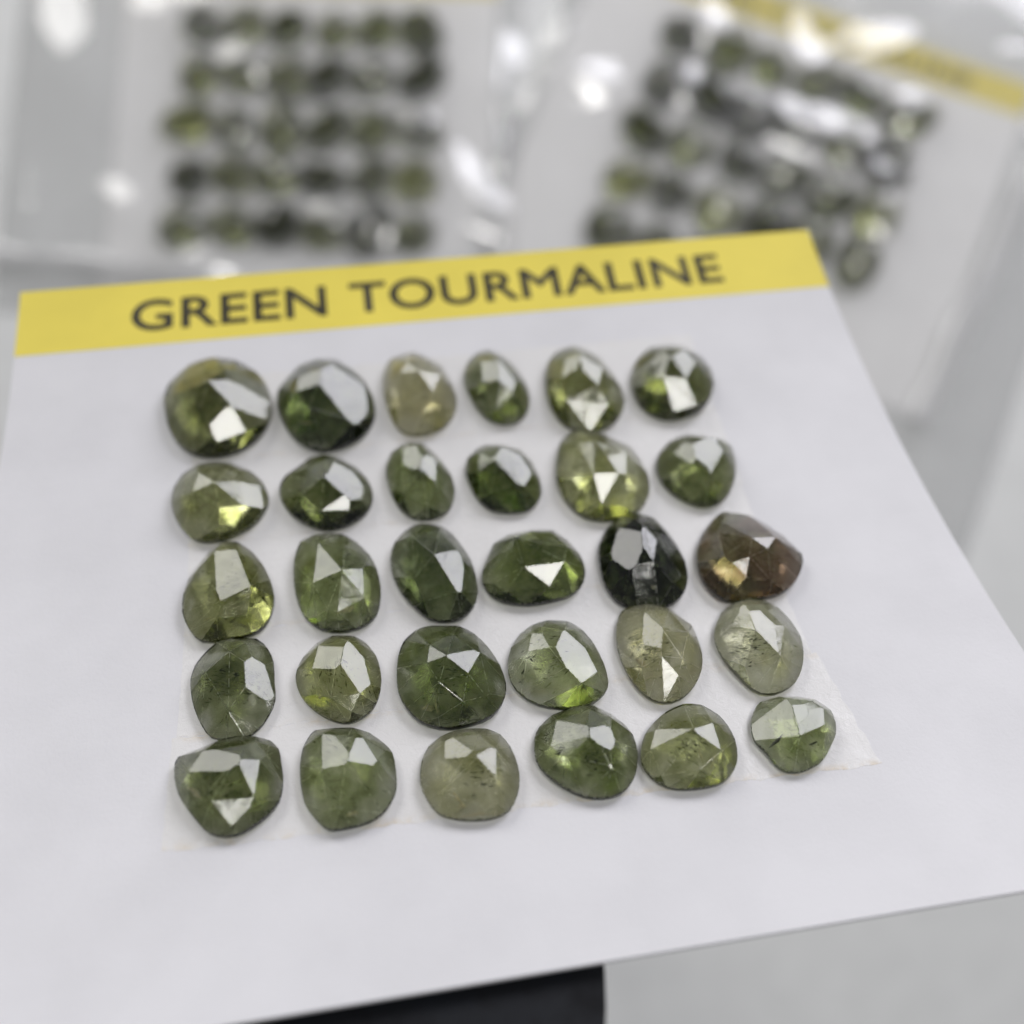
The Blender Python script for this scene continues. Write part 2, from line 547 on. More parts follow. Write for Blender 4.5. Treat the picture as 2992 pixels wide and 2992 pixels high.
gem(*A, [(430,270),(580,285),(750,350),(860,450),(915,580),(900,690),(800,830),(650,930),(480,990),(310,990),(200,910),(110,790),(70,640),(90,500),(170,370),(290,300)],
    [(440,450),(620,430),(300,360),(560,340),(840,480),(480,660),(250,540),(190,820),(480,820),(690,650)], YG, 170,
    'clear light yellow-green gem below the large round olive gem')
gem(*A, [(1400,205),(1550,250),(1680,320),(1780,430),(1830,570),(1800,700),(1700,800),(1560,870),(1400,890),(1250,840),(1110,740),(1030,620),(1015,500),(1060,400),(1180,310),(1270,240)],
    [(1380,415),(1590,340),(1635,520),(1210,550),(1440,240),(1620,690),(1200,700),(1590,800),(1370,700)], (0.72,0.66,1.0), 370,
    'dark olive wide gem below the round smoky dark green gem')
A = (1100, 1240, 3)
gem(*A, [(300,165),(400,170),(490,240),(580,340),(650,450),(685,580),(670,710),(600,810),(450,860),(310,840),(200,750),(130,620),(90,480),(90,360),(130,250),(210,185)],
    [(360,280),(470,270),(525,320),(520,510),(390,400),(230,350),(230,600),(450,700)], GG, 290,
    'dark green oval gem with a long white facet, below the pale yellowish milky oval')
gem(*A, [(960,185),(1100,180),(1260,230),(1360,340),(1420,480),(1445,610),(1410,710),(1320,780),(1170,800),(1020,780),(900,690),(830,570),(785,440),(800,300),(880,220)],
    [(1030,300),(1220,290),(1050,345),(1195,325),(1360,440),(1300,540),(1240,520),(900,410),(920,230),(1000,600)], GG, 410,
    'very dark green rounded gem below the small narrow grey-green oval')
A = (1600, 1220, 3)
gem(*A, [(260,110),(420,125),(560,190),(720,260),(800,370),(870,520),(890,650),(850,780),(740,880),(600,920),(480,935),(320,900),(200,800),(110,670),(75,520),(90,330),(110,220),(180,150)],
    [(270,225),(520,340),(690,310),(690,500),(420,200),(400,490),(630,480),(150,540),(470,760),(680,780)], (0.56,0.53,1.0), 140,
    'bright yellow-green clear gem touching the pear-like gem above it', milk=25)
gem(*A, [(1240,155),(1380,165),(1520,190),(1610,260),(1640,390),(1640,520),(1590,680),(1490,780),(1370,810),(1250,780),(1100,690),(1000,580),(955,450),(975,330),(1060,220),(1150,175)],
    [(1330,285),(1390,180),(1530,295),(1560,220),(1110,310),(1190,220),(1430,490),(1400,650),(1160,610),(1280,400)], (0.69,0.63,1.0), 250,
    'rounded triangular green gem with a flat top edge, below the round olive gem under INE', milk=40)
A = (500, 1520, 3)
gem(*A, [(470,190),(590,200),(710,280),(800,390),(870,530),(910,690),(890,830),(830,950),(720,1030),(560,1065),(430,1085),(280,1090),(180,1000),(110,840),(115,680),(160,530),(230,420),(330,290)],
    [(380,270),(560,265),(585,340),(480,470),(690,570),(740,575),(450,205),(230,430),(660,830),(450,680),(850,760),(400,850)], YG, 220,
    'drop-shaped green gem in the edge column between the light yellow-green and dark faceted gems')
gem(*A, [(1270,130),(1400,115),(1510,130),(1620,190),(1740,310),(1800,430),(1840,600),(1830,780),(1770,900),(1640,980),(1480,1010),(1330,990),(1200,900),(1120,760),(1080,560),(1080,370),(1130,190)],
    [(1505,450),(1290,200),(1240,550),(1520,200),(1685,420),(1690,680),(1370,780),(1270,850),(1460,800)], GG, 230,
    'green shield-shaped gem with a grey triangular facet, below the dark olive wide gem')
A = (1110, 1490, 3)
gem(*A, [(360,120),(540,150),(640,220),(730,340),(800,460),(840,600),(860,740),(820,880),(720,980),(600,1010),(440,990),(310,880),(200,760),(120,600),(95,440),(130,290),(230,180)],
    [(285,230),(510,185),(470,380),(690,390),(740,515),(715,720),(680,720),(390,800),(620,900),(300,600)], (0.8,0.72,1.0), 320,
    'long slanting smoky green oval with a large white facet, touching the gem below', milk=25)
gem(*A, [(1330,178),(1510,180),(1640,270),(1750,400),(1795,530),(1780,660),(1680,770),(1500,830),(1300,860),(1100,840),(970,770),(900,660),(905,540),(960,400),(1000,300),(1130,220)],
    [(1250,490),(1390,290),(1640,330),(1620,450),(1490,670),(1140,340),(1110,720),(1000,640),(1330,770),(1190,240)], GG, 320,
    'wide half-moon bright green gem beside the near-black gem')
A = (1720, 1470, 3)
gem(*A, [(400,90),(560,125),(680,240),(770,380),(840,530),(862,680),(830,810),(740,910),(600,960),(430,960),(290,920),(190,830),(120,690),(90,500),(95,370),(160,230),(270,130)],
    [(460,210),(430,320),(600,320),(400,130),(270,220),(250,420),(660,240),(570,510),(740,700),(370,545)], (0.85,0.78,1.0), 620,
    'near-black green egg-shaped gem, darkest of all on the front card')
gem(*A, [(1180,80),(1420,120),(1560,200),(1700,300),(1860,470),(1860,580),(1810,700),(1700,810),(1560,860),(1380,880),(1200,890),(1080,820),(990,700),(945,550),(950,400),(1010,260),(1090,150)],
    [(1170,160),(1430,300),(1640,300),(1130,250),(1180,470),(1260,520),(1410,470),(1570,400),(1380,650),(1600,680)], (0.70,0.67,1.0), 260,
    'brownish-red tinted angular gem, the only brown one', milk=50, hue2=(0.58, 0.77, 1.0))
A = (520, 1830, 3)
gem(*A, [(440,110),(690,110),(790,200),(840,320),(850,500),(860,650),(810,790),(720,920),(600,1000),(430,1020),(300,1000),(220,900),(150,740),(120,600),(115,470),(150,350),(220,250),(340,140)],
    [(345,145),(460,225),(600,140),(450,330),(670,355),(690,375),(780,240),(240,400),(440,740),(830,480)], (0.74,0.68,1.0), 330,
    'dark green cushion gem with bluish white top facet, above the fan-shaped corner gem', mottle=0.85, hk=0.28)
gem(*A, [(1360,85),(1540,90),(1650,150),(1740,270),(1780,420),(1780,560),(1740,700),(1650,810),(1500,875),(1350,850),(1200,760),(1090,640),(1040,510),(1045,400),(1100,280),(1220,150)],
    [(1390,285),(1485,125),(1630,275),(1690,510),(1595,590),(1230,170),(1175,370),(1620,170),(1220,600),(1160,670),(1340,620),(1520,750)], YG, 230,
    'round olive-green gem with a speckled white facet, above the squarish gem')
A = (1140, 1800, 3)
gem(*A, [(330,90),(600,90),(740,160),(860,280),(960,440),(1015,610),(1005,730),(940,860),(820,950),(600,1010),(430,1015),(270,960),(150,840),(75,690),(60,520),(75,350),(120,220),(220,130)],
    [(510,345),(345,255),(550,160),(740,295),(790,320),(680,500),(320,410),(430,580),(420,890),(640,750),(840,700)], (0.74,0.66,1.0), 300,
    'large dark olive gem with a golden glittering flake inside', mottle=0.85, milk=25)
gem(*A, [(1380,40),(1560,50),(1690,130),(1790,260),(1870,430),(1910,600),(1880,700),(1780,790),(1640,830),(1480,840),(1300,810),(1150,720),(1060,600),(1030,450),(1060,290),(1140,160),(1250,80)],
    [(1400,270),(1450,270),(1330,100),(1240,150),(1210,310),(1530,120),(1710,280),(1820,490),(1680,600),(1540,450),(1760,690),(1360,740)], (0.62,0.55,0.9), 190,
    'clear light green gem with dark rim and fine cracks, beside the glittering olive gem', mottle=0.9)
A = (1760, 1730, 3)
gem(*A, [(390,90),(540,130),(620,170),(780,300),(830,420),(870,560),(865,700),(800,850),(680,970),(530,1005),(400,960),(280,840),(190,680),(130,500),(125,290),(170,170),(270,120)],
    [(370,160),(590,155),(540,330),(350,410),(520,490),(520,560),(700,580),(345,660),(750,350),(670,730),(670,850)], (0.48,0.49,1.0), 125,
    'pale olive milky oval gem below the near-black gem', milk=170)
gem(*A, [(1280,60),(1420,80),(1540,140),(1650,260),(1730,400),(1755,540),(1740,690),(1680,820),(1570,900),(1440,930),(1310,890),(1180,760),(1060,610),(985,450),(985,330),(1040,190),(1150,100)],
    [(1220,110),(1390,290),(1590,295),(1390,100),(1130,290),(1350,335),(1250,650),(1540,850),(1560,560)], (0.48,0.44,1.0), 88,
    'palest milky green oval gem below the brownish-red tinted gem', milk=190)
A = (490, 2110, 4)
gem(*A, [(850,160),(1030,175),(1200,220),(1300,320),(1330,480),(1350,620),(1350,760),(1310,950),(1180,1120),(1000,1270),(800,1370),(580,1370),(430,1280),(270,1080),(140,880),(90,680),(85,540),(120,420),(400,310),(650,200)],
    [(760,450),(580,320),(240,580),(470,820),(510,920),(930,270),(1080,440),(1160,370),(1190,270),(1010,880),(740,1220),(1060,480)], (0.74,0.68,1.0), 300,
    'large fan-shaped dark green gem on the corner of the lowest tape')
A = (780, 2090, 4)
gem(*A, [(560,180),(800,155),(1000,150),(1200,210),(1380,340),(1470,450),(1510,650),(1520,870),(1460,1040),(1360,1180),(1200,1290),(1000,1350),(790,1385),(680,1350),(540,1200),(450,1060),(400,820),(390,600),(420,400),(480,270)],
    [(910,525),(640,210),(780,230),(1040,255),(1110,250),(1290,530),(1250,570),(650,630),(1380,410),(1330,520),(860,1080),(710,1110),(1250,300)], GG, 230,
    'squarish clear green gem beside the fan-shaped one, with a white triangular facet')
A = (1222, 2030, 3)
gem(*A, [(440,300),(600,300),(720,350),(810,460),(870,620),(890,760),(870,900),(800,1040),(670,1110),(500,1130),(330,1120),(180,1070),(80,940),(20,790),(30,600),(90,460),(200,370),(320,320)],
    [(480,480),(510,510),(310,375),(530,345),(640,460),(685,470),(685,730),(510,550),(420,540),(240,580),(690,960),(210,850)], (0.55,0.54,1.0), 150,
    'cloudy pale grey-olive cushion gem on the lowest tape with a white flake inside', milk=130)
gem(*A, [(1400,95),(1540,100),(1680,170),(1790,250),(1880,360),(1920,510),(1915,660),(1870,790),(1770,900),(1620,940),(1450,925),(1270,840),(1120,720),(1030,590),(1018,400),(1060,290),(1180,180)],
    [(1210,215),(1500,260),(1540,250),(1500,130),(1690,190),(1750,400),(1320,430),(1530,350),(1580,540),(1300,540),(1700,640),(1120,260),(1160,450)], GG, 290,
    'mottled dark green round gem touching the clear gem with cracks above it', mottle=0.95, milk=35)
A = (1860, 1990, 3)
gem(*A, [(410,200),(570,210),(720,300),(800,400),(860,530),(880,680),(850,800),(760,910),(620,960),(420,980),(260,960),(120,870),(40,740),(35,620),(70,480),(150,370),(260,270)],
    [(490,390),(670,360),(745,610),(160,430),(490,420),(560,770),(740,640),(220,830),(120,600),(640,830)], (0.62,0.58,1.0), 220,
    'domed olive-green gem with one white square facet, touching the mottled round gem', milk=40)
gem(*A, [(1250,140),(1400,140),(1560,165),(1700,260),(1740,370),(1740,480),(1690,600),(1620,720),(1500,800),(1370,830),(1240,790),(1130,650),(1030,540),(1000,400),(1020,290),(1080,190)],
    [(1320,145),(1390,220),(1500,160),(1160,260),(1370,315),(1650,390),(1640,240),(1200,660),(1430,480)], (0.66,0.57,1.0), 230,
    'small bright green gem with two big pale top facets, beside the frayed tape corner', milk=40)

# facets that mirror a light in the photograph: corner pixels (same crops as above) and which light (window, wall, ceiling)
SHINE = {0: [('W', [(450,400),(600,385),(750,445),(650,615)]), ('C', [(600,630),(660,630),(780,840),(530,935),(490,880)])],
 1: [('W', [(1410,415),(1620,390),(1525,250),(1440,290)]), ('W', [(1630,400),(1790,430),(1820,640),(1730,750)]), ('A', [(1210,490),(1400,415),(1420,300),(1240,360)])],
 2: [('W', [(390,320),(560,345),(495,485)]), ('A', [(200,330),(270,230),(370,310)])],
 3: [('W', [(1080,390),(1160,340),(1220,400),(1200,500)]), ('A', [(920,230),(1070,210),(1080,390),(930,410)])],
 4: [('W', [(370,170),(570,290),(535,440),(400,300)]), ('A', [(250,200),(340,190),(350,290),(210,370)])],
 5: [('C', [(1300,380),(1400,610),(1205,665)]), ('W', [(1180,180),(1290,130),(1390,240)]), ('A', [(1090,115),(1170,190),(1010,215)])],
 6: [('W', [(630,440),(840,480),(880,680),(700,600)]), ('A', [(300,360),(440,450),(250,530)])],
 7: [('W', [(1400,400),(1590,345),(1490,260)]), ('N', [(1600,345),(1640,515),(1780,480),(1690,370)])],
 8: [('W', [(360,280),(470,270),(525,320),(520,510),(390,400)]), ('A', [(230,350),(240,200),(350,180),(355,280)])],
 9: [('W', [(1035,300),(1090,200),(1220,290),(1195,325),(1050,345)]), ('W', [(1210,330),(1260,270),(1360,440),(1300,540),(1240,520)]), ('A', [(900,250),(1030,330),(900,410)])],
 10: [('W', [(520,340),(690,310),(690,500)])],
 11: [('W', [(1330,285),(1390,180),(1470,185),(1540,295)]), ('A', [(1110,310),(1190,220),(1310,230),(1320,285)])],
 12: [('A', [(380,270),(560,265),(585,340),(480,470)]), ('A', [(490,480),(595,350),(690,570),(510,560)])],
 13: [('A', [(1500,440),(1290,200),(1240,550)]), ('A', [(1515,430),(1520,230),(1700,390),(1685,420)])],
 14: [('W', [(285,230),(505,185),(465,380)]), ('W', [(475,390),(690,395),(740,515),(715,720),(680,720)]), ('A', [(515,190),(660,330),(690,385),(490,370)])],
 15: [('C', [(1260,495),(1620,450),(1490,670)]), ('A', [(1390,285),(1640,320),(1510,195),(1330,190),(1190,240)])],
 16: [('W', [(430,320),(480,195),(600,320)]), ('A', [(270,220),(400,130),(460,200)]), ('A', [(265,230),(410,325),(250,420)])],
 18: [('W', [(450,220),(600,140),(670,350),(450,325)]), ('A', [(615,140),(690,120),(780,240),(690,375),(680,350)])],
 19: [('W', [(1390,285),(1485,125),(1630,275),(1690,510),(1595,590),(1560,420)]), ('A', [(1230,170),(1380,285),(1175,370)])],
 20: [('W', [(520,345),(740,295),(790,320),(680,500)]), ('A', [(345,255),(500,345),(320,410)])],
 21: [('W', [(1450,270),(1530,120),(1710,280),(1820,490),(1680,590),(1540,450)]), ('A', [(1240,150),(1330,150),(1400,270),(1210,310)])],
 22: [('A', [(370,175),(530,310),(535,335),(350,410)]), ('A', [(385,165),(590,160),(535,290)])],
 23: [('A', [(1210,130),(1360,235),(1380,290),(1340,335),(1130,290)]), ('W', [(1240,115),(1390,105),(1590,295),(1395,285)])],
 24: [('A', [(240,580),(410,330),(580,320),(740,450),(680,490)]), ('A', [(800,430),(930,260),(1030,230),(1160,380),(1080,440)])],
 25: [('W', [(920,530),(1040,260),(1120,260),(1290,530),(1250,570)]), ('A', [(640,215),(780,230),(900,520),(640,630)])],
 26: [('A', [(230,560),(240,400),(310,375),(480,490),(420,540)]), ('W', [(515,550),(520,520),(685,470),(685,640)])],
 27: [('A', [(1210,220),(1480,265),(1320,430)]), ('W', [(1545,255),(1690,200),(1750,400)]), ('C', [(1530,430),(1550,340),(1680,395),(1580,540)])],
 28: [('W', [(500,415),(670,365),(745,610),(525,455)])],
 29: [('W', [(1395,310),(1405,225),(1540,175),(1640,240),(1650,385)]), ('A', [(1165,260),(1310,150),(1385,230),(1370,310)])]}
def mid_y(o):
    ys = [q[1] for q in o]
    return min(ys), max(ys)
CUT = {0: 9, 5: 0.2, 6: 9, 9: 0.3, 16: 0.5, 18: 0.5, 23: 0.2, 27: 0.3, 29: 0.15}   # how far outside the dome a mirror facet is ground, mm
DBG = {'W': [], 'A': [], 'C': []}
for k, (o, c, tint, dens, label, milk, hk, mottle, hue2, crop) in enumerate(G):
    y0, y1 = mid_y(o)
    cpx = (sum(q[0] for q in o) / len(o), sum(q[1] for q in o) / len(o))
    base = on_card(cpx[0], cpx[1] + 0.06 * (y1 - y0), 0.0)
    s = card_slope(base.y)
    L = math.hypot(1, s)
    ey, ez = Vector((0, 1 / L, s / L)), Vector((0, -s / L, 1 / L))
    org = Vector((base.x, base.y, card_z(base.y))) + ez * 0.10
    FR = Matrix((Vector((1, 0, 0)), ey, ez))                   # card frame -> gem frame
    eye = FR @ (CAM_CARD - org)
    def unp(px, py, z, FR=FR, eye=eye):
        d = FR @ (RC.transposed() @ ray_cam(px, py))
        return eye + d * ((z - eye.z) / d.z)
    # size first, then heights
    q0 = [unp(x, y, 0.6) for x, y in o]
    wid = math.sqrt((max(q.x for q in q0) - min(q.x for q in q0)) * (max(q.y for q in q0) - min(q.y for q in q0)))
    h = hk * wid
    g = 0.23 * h
    ring = []
    for x, y in o:
        t = (y - y0) / (y1 - y0)
        q = unp(x, y, g * max(0.12, min(1.0, 1.15 - 1.1 * t)))
        ring.append(Vector((q.x, q.y)))
    rr = catmull(ring, 48)
    cc = sum(rr, Vector((0, 0))) / len(rr)
    def on_dome(x, y):
        z = h
        for _ in range(25):
            q = unp(x, y, z)
            d = Vector((q.x, q.y)) - cc
            rho = d.length / polar_r(rr, cc, math.atan2(d.y, d.x))
            z = 0.5 * z + 0.5 * dome(rho, g, h)
        return Vector((q.x, q.y, dome(rho, g, h))), rho
    crown, used, extra, seen = [], [], [], {}
    to_world = M_CARD.to_3x3() @ FR.transposed()
    for lamp, poly in SHINE.get(k, []):
        pts = [(crop[0] + x / crop[2], crop[1] + y / crop[2]) for x, y in poly]
        ds = [on_dome(*q)[0] for q in pts]
        mid = sum(ds, Vector()) / len(ds)
        nn = Vector()
        for i in range(len(ds)): nn += (ds[i] - mid).cross(ds[(i + 1) % len(ds)] - mid)
        nn.normalize()
        if nn.z < 0: nn = -nn
        vw = (eye - mid).normalized()
        if lamp == 'N':                                       # a facet that mirrors nothing bright
            crown += ds
            used += pts
            continue
        want = ((to_world.transposed() @ (((LAMP[lamp] + Vector((0.20, 0, -0.13)) * seen.get(lamp, 0)) / MM) - (M_CARD @ (org + FR.transposed() @ mid)))).normalized() + vw).normalized()
        ang = math.degrees(nn.angle(want))
        seen[lamp] = seen.get(lamp, 0) + 1
        if ang > 30: want = nn
        else: extra.append((want.copy(), mid + want * CUT.get(k, 0.03)))
        rf = to_world @ (2 * nn.dot(vw) * nn - vw)
        DBG[lamp].append((k, round(math.degrees(math.atan2(rf.x, rf.y))), round(math.degrees(math.asin(rf.z))), round(ang)))
        mid = mid + want * 0.03
        for (x, y) in pts:
            d = FR @ (RC.transposed() @ ray_cam(x, y))
            crown.append(eye + d * ((mid - eye).dot(want) / d.dot(want)))
            used.append((x, y))
    for x, y in c:
        if any(math.hypot(x - a, y - b_) < 12 for a, b_ in used): continue
        q, rho = on_dome(x, y)
        if rho < 0.92: crown.append(q)
    me = build_gem(ring, crown, g, h, 'gemstone', extra=extra)
    mat = gem_mat('tourmaline', tint, dens, milk, seed=k + 1, mottle=mottle, hue2=hue2)
    m4 = Matrix.Translation(org) @ FR.transposed().to_4x4()
    ob = mesh_obj('gemstone', me, mat, mw=scale_m(M_CARD @ m4))
    tag(ob, label, 'gemstone', 'faceted stones stuck on the front card')
    G[k] = (ob, unp, cc, rr, h, g)
    # growth tubes and specks: fine clouds of slivers lying along one direction of the crystal
    rd = random.Random(500 + k)
    axis = rd.uniform(0, math.pi)
    bm = bmesh.new()
    for _ in range(rd.randint(4, 7)):
        ca_, cr_ = rd.uniform(0, 6.28), rd.uniform(0, 0.6)
        cen = cc + Vector((math.cos(ca_), math.sin(ca_))) * (cr_ * polar_r(rr, cc, ca_))
        dark = rd.random() < (0.35 if milk > 60 else 0.55)
        sp = rd.uniform(0.5, 1.3)
        for _ in range(rd.randint(14, 30)):
            x, y = rd.gauss(cen.x, sp), rd.gauss(cen.y, sp)
            d = Vector((x, y)) - cc
            rho = d.length / polar_r(rr, cc, math.atan2(d.y, d.x))
            if rho > 0.8: continue
            z = rd.uniform(0.12, 0.72) * dome(rho, g, h)
            ln, wd = rd.uniform(0.08, 0.42), rd.uniform(0.025, 0.09)
            mt = Matrix.Translation((x, y, z)) @ Matrix.Rotation(axis + rd.gauss(0, 0.35), 4, 'Z') @ Matrix.Rotation(rd.uniform(-0.6, 0.6), 4, 'Y') @ Matrix.Rotation(rd.uniform(0, 3.1), 4, 'X')
            vs = [bm.verts.new(mt @ Vector(q)) for q in ((-ln, 0, 0), (0, wd, 0.01), (ln, 0, 0), (0, -wd, 0.01), (0, 0, 0.05), (0, 0, -0.03))]
            for a, b_, c_ in ((0, 1, 4), (1, 2, 4), (2, 3, 4), (3, 0, 4), (1, 0, 5), (2, 1, 5), (3, 2, 5), (0, 3, 5)):
                bm.faces.new((vs[a], vs[b_], vs[c_])).material_index = 1 if dark else 0
    bmesh.ops.scale(bm, vec=(MM, MM, MM), verts=bm.verts[:])
    me = from_bm(bm, 'inclusion_specks')
    me.materials.append(M_SPECK); me.materials.append(M_VEIL)
    tag(mesh_obj('inclusion_specks', me, parent=ob), kind='stuff')
# inclusions: thin fractures and flakes inside the stones, at the spots where the photograph shows them
def inclusion(k, px, py, z, sx, sy, rot, mat, seed, tilt=0.5):
    ob, unp, cc, rr, h, g = G[k]
    q = unp(px, py, z)
    rd = random.Random(seed)
    bm = bmesh.new()
    n = 9
    top = []
    for i in range(n):
        a = 2 * math.pi * i / n
        r = rd.uniform(0.45, 1.0)
        x, y = math.cos(a) * sx * r, math.sin(a) * sy * r
        top.append(bm.verts.new((x, y, rd.uniform(-0.06, 0.06))))
    c0 = bm.verts.new((0, 0, 0.08))
    c1 = bm.verts.new((0, 0, -0.05))
    for i in range(n):
        bm.faces.new((top[i], top[(i + 1) % n], c0))
        bm.faces.new((top[(i + 1) % n], top[i], c1))
    bm.transform(Matrix.Translation(q) @ Matrix.Rotation(R_(rot), 4, 'Z') @ Matrix.Rotation(tilt, 4, 'X'))
    bmesh.ops.scale(bm, vec=(MM, MM, MM), verts=bm.verts[:])
    mesh_obj('inclusion', from_bm(bm, 'inclusion'), mat, parent=ob)
INC = [(20, 1257, 2068, 0.9, 0.75, 0.5, 20, 1), (20, 1281, 2062, 1.1, 0.12, 0.95, 2, 1), (26, 1338, 2332, 0.9, 0.25, 0.7, 30, 1), (26, 1350, 2352, 0.7, 0.5, 0.35, 0, 1),
       (29, 2270, 2165, 1.6, 1.3, 0.22, 28, 0), (29, 2370, 2172, 1.5, 0.8, 0.15, 18, 0), (21, 1530, 1965, 1.2, 0.5, 0.12, 45, 0), (21, 1555, 1930, 1.8, 0.35, 0.1, 120, 0),
       (13, 1013, 1783, 0.9, 1.1, 0.35, 20, 1), (25, 1030, 2375, 0.9, 0.8, 0.3, -8, 1), (17, 2210, 1690, 1.4, 0.9, 0.12, -12, 1), (16, 1908, 1715, 1.5, 0.28, 0.22, 30, 1),
       (28, 2048, 2215, 1.6, 0.08, 0.7, 8, 1), (28, 2080, 2225, 1.6, 0.08, 0.7, -35, 1), (24, 575, 2315, 1.6, 1.1, 0.35, -45, 1), (22, 1880, 1940, 1.4, 0.9, 0.3, -50, 1),
       (12, 615, 1812, 1.0, 0.5, 0.15, 15, 1), (19, 940, 2035, 1.3, 0.25, 0.15, 15, 1), (11, 2078, 1420, 1.3, 0.12, 0.7, -8, 1), (11, 2105, 1420, 1.3, 0.1, 0.4, 20, 1),
       (3, 1440, 1120, 1.8, 0.7, 0.35, 10, 1), (27, 1640, 2225, 1.6, 0.35, 0.15, -35, 1), (18, 705, 2022, 1.5, 0.2, 0.12, 0, 1), (1, 900, 1235, 1.6, 0.9, 0.35, -12, 1)]
for i, (k, px, py, z, sx, sy, rot, pale) in enumerate(INC):
    inclusion(k, px, py, z, sx, sy, rot, M_FLAKE if pale else M_VEIL, 40 + i, tilt=0.35)

# ------------------------------------------------------------------ black stand propping the card
stand = bpy.data.objects.new('display_stand', None)
COL.objects.link(stand)
tag(stand, 'black round-topped stand under the lower edge of the propped card', 'stand')
pr = M_CARD @ Vector((-15.3, 5.0, 0))
POST_T = (M_CARD @ Vector((-15.5, 0, card_z(0)))).z + 4
stand.location = (pr.x * MM, pr.y * MM, 0)
prof = [(0, 0), (1.25, 0), (1.28, 1.5), (1.25, 4), (1.12, 8), (1.03, 16), (1.0, POST_T - 40), (1.0, POST_T)]
bm = bmesh.new()
NS = 64
RX, RY = 19.6, 20.0
rings = []
for r, z in prof:
    rings.append([bm.verts.new((r * RX * math.cos(2 * math.pi * i / NS), r * RY * math.sin(2 * math.pi * i / NS), z)) for i in range(NS)] if r else [bm.verts.new((0, 0, z))])
for i in range(NS):
    bm.faces.new((rings[0][0], rings[1][(i + 1) % NS], rings[1][i]))
for a, b_ in zip(rings[1:-1], rings[2:]):
    for i in range(NS):
        j = (i + 1) % NS
        bm.faces.new((a[i], a[j], b_[j], b_[i])).smooth = True
bm.faces.new(rings[-1])
# the top is cut on the slope of the card that leans on it
n_ = (M_CARD.to_3x3() @ Vector((0, -card_slope(6), 1))).normalized()
c_ = M_CARD @ Vector((-15, 4, card_z(4) - 1.3)) - Vector((pr.x, pr.y, 0))
r = bmesh.ops.bisect_plane(bm, geom=bm.verts[:] + bm.edges[:] + bm.faces[:], dist=1e-4, plane_co=c_, plane_no=n_, clear_outer=True)
ed = [e for e in r['geom_cut'] if isinstance(e, bmesh.types.BMEdge)]
bmesh.ops.contextual_create(bm, geom=ed)
bm.normal_update()
ed = [e for e in ed if e.is_valid]
bmesh.ops.bevel(bm, geom=ed, offset=8.5, offset_type='OFFSET', segments=10, profile=0.5, affect='EDGES', clamp_overlap=True)
for f in bm.faces: f.smooth = True
bmesh.ops.scale(bm, vec=(MM, MM, MM), verts=bm.verts[:])
post = mesh_obj('post', from_bm(bm, 'post'), M_STAND, parent=stand)
# sloping arm that carries the card from below (card frame)
bm = bmesh.new()
lo, hi = [], []
for j in range(13):
    v = 4 + 62 * j / 12
    zt = card_z(v) - 0.42 - 0.02
    for lst, z in ((hi, zt), (lo, zt - 2.5)):
        lst.append([bm.verts.new((u * MM, v * MM, z * MM)) for u in (-16, 4)])
for j in range(12):
    bm.faces.new((hi[j][0], hi[j][1], hi[j + 1][1], hi[j + 1][0]))
    bm.faces.new((lo[j][0], lo[j + 1][0], lo[j + 1][1], lo[j][1]))
    bm.faces.new((lo[j][0], hi[j][0], hi[j + 1][0], lo[j + 1][0]))
    bm.faces.new((lo[j][1], lo[j + 1][1], hi[j + 1][1], hi[j][1]))
bm.faces.new((lo[0][0], lo[0][1], hi[0][1], hi[0][0]))
bm.faces.new((lo[12][0], hi[12][0], hi[12][1], lo[12][1]))
arm = mesh_obj('rest_arm', from_bm(bm, 'rest_arm'), M_STAND)
arm.matrix_world = MC
bpy.context.view_layer.update()
arm.parent = stand
arm.matrix_parent_inverse = Matrix.Translation(stand.location).inverted()

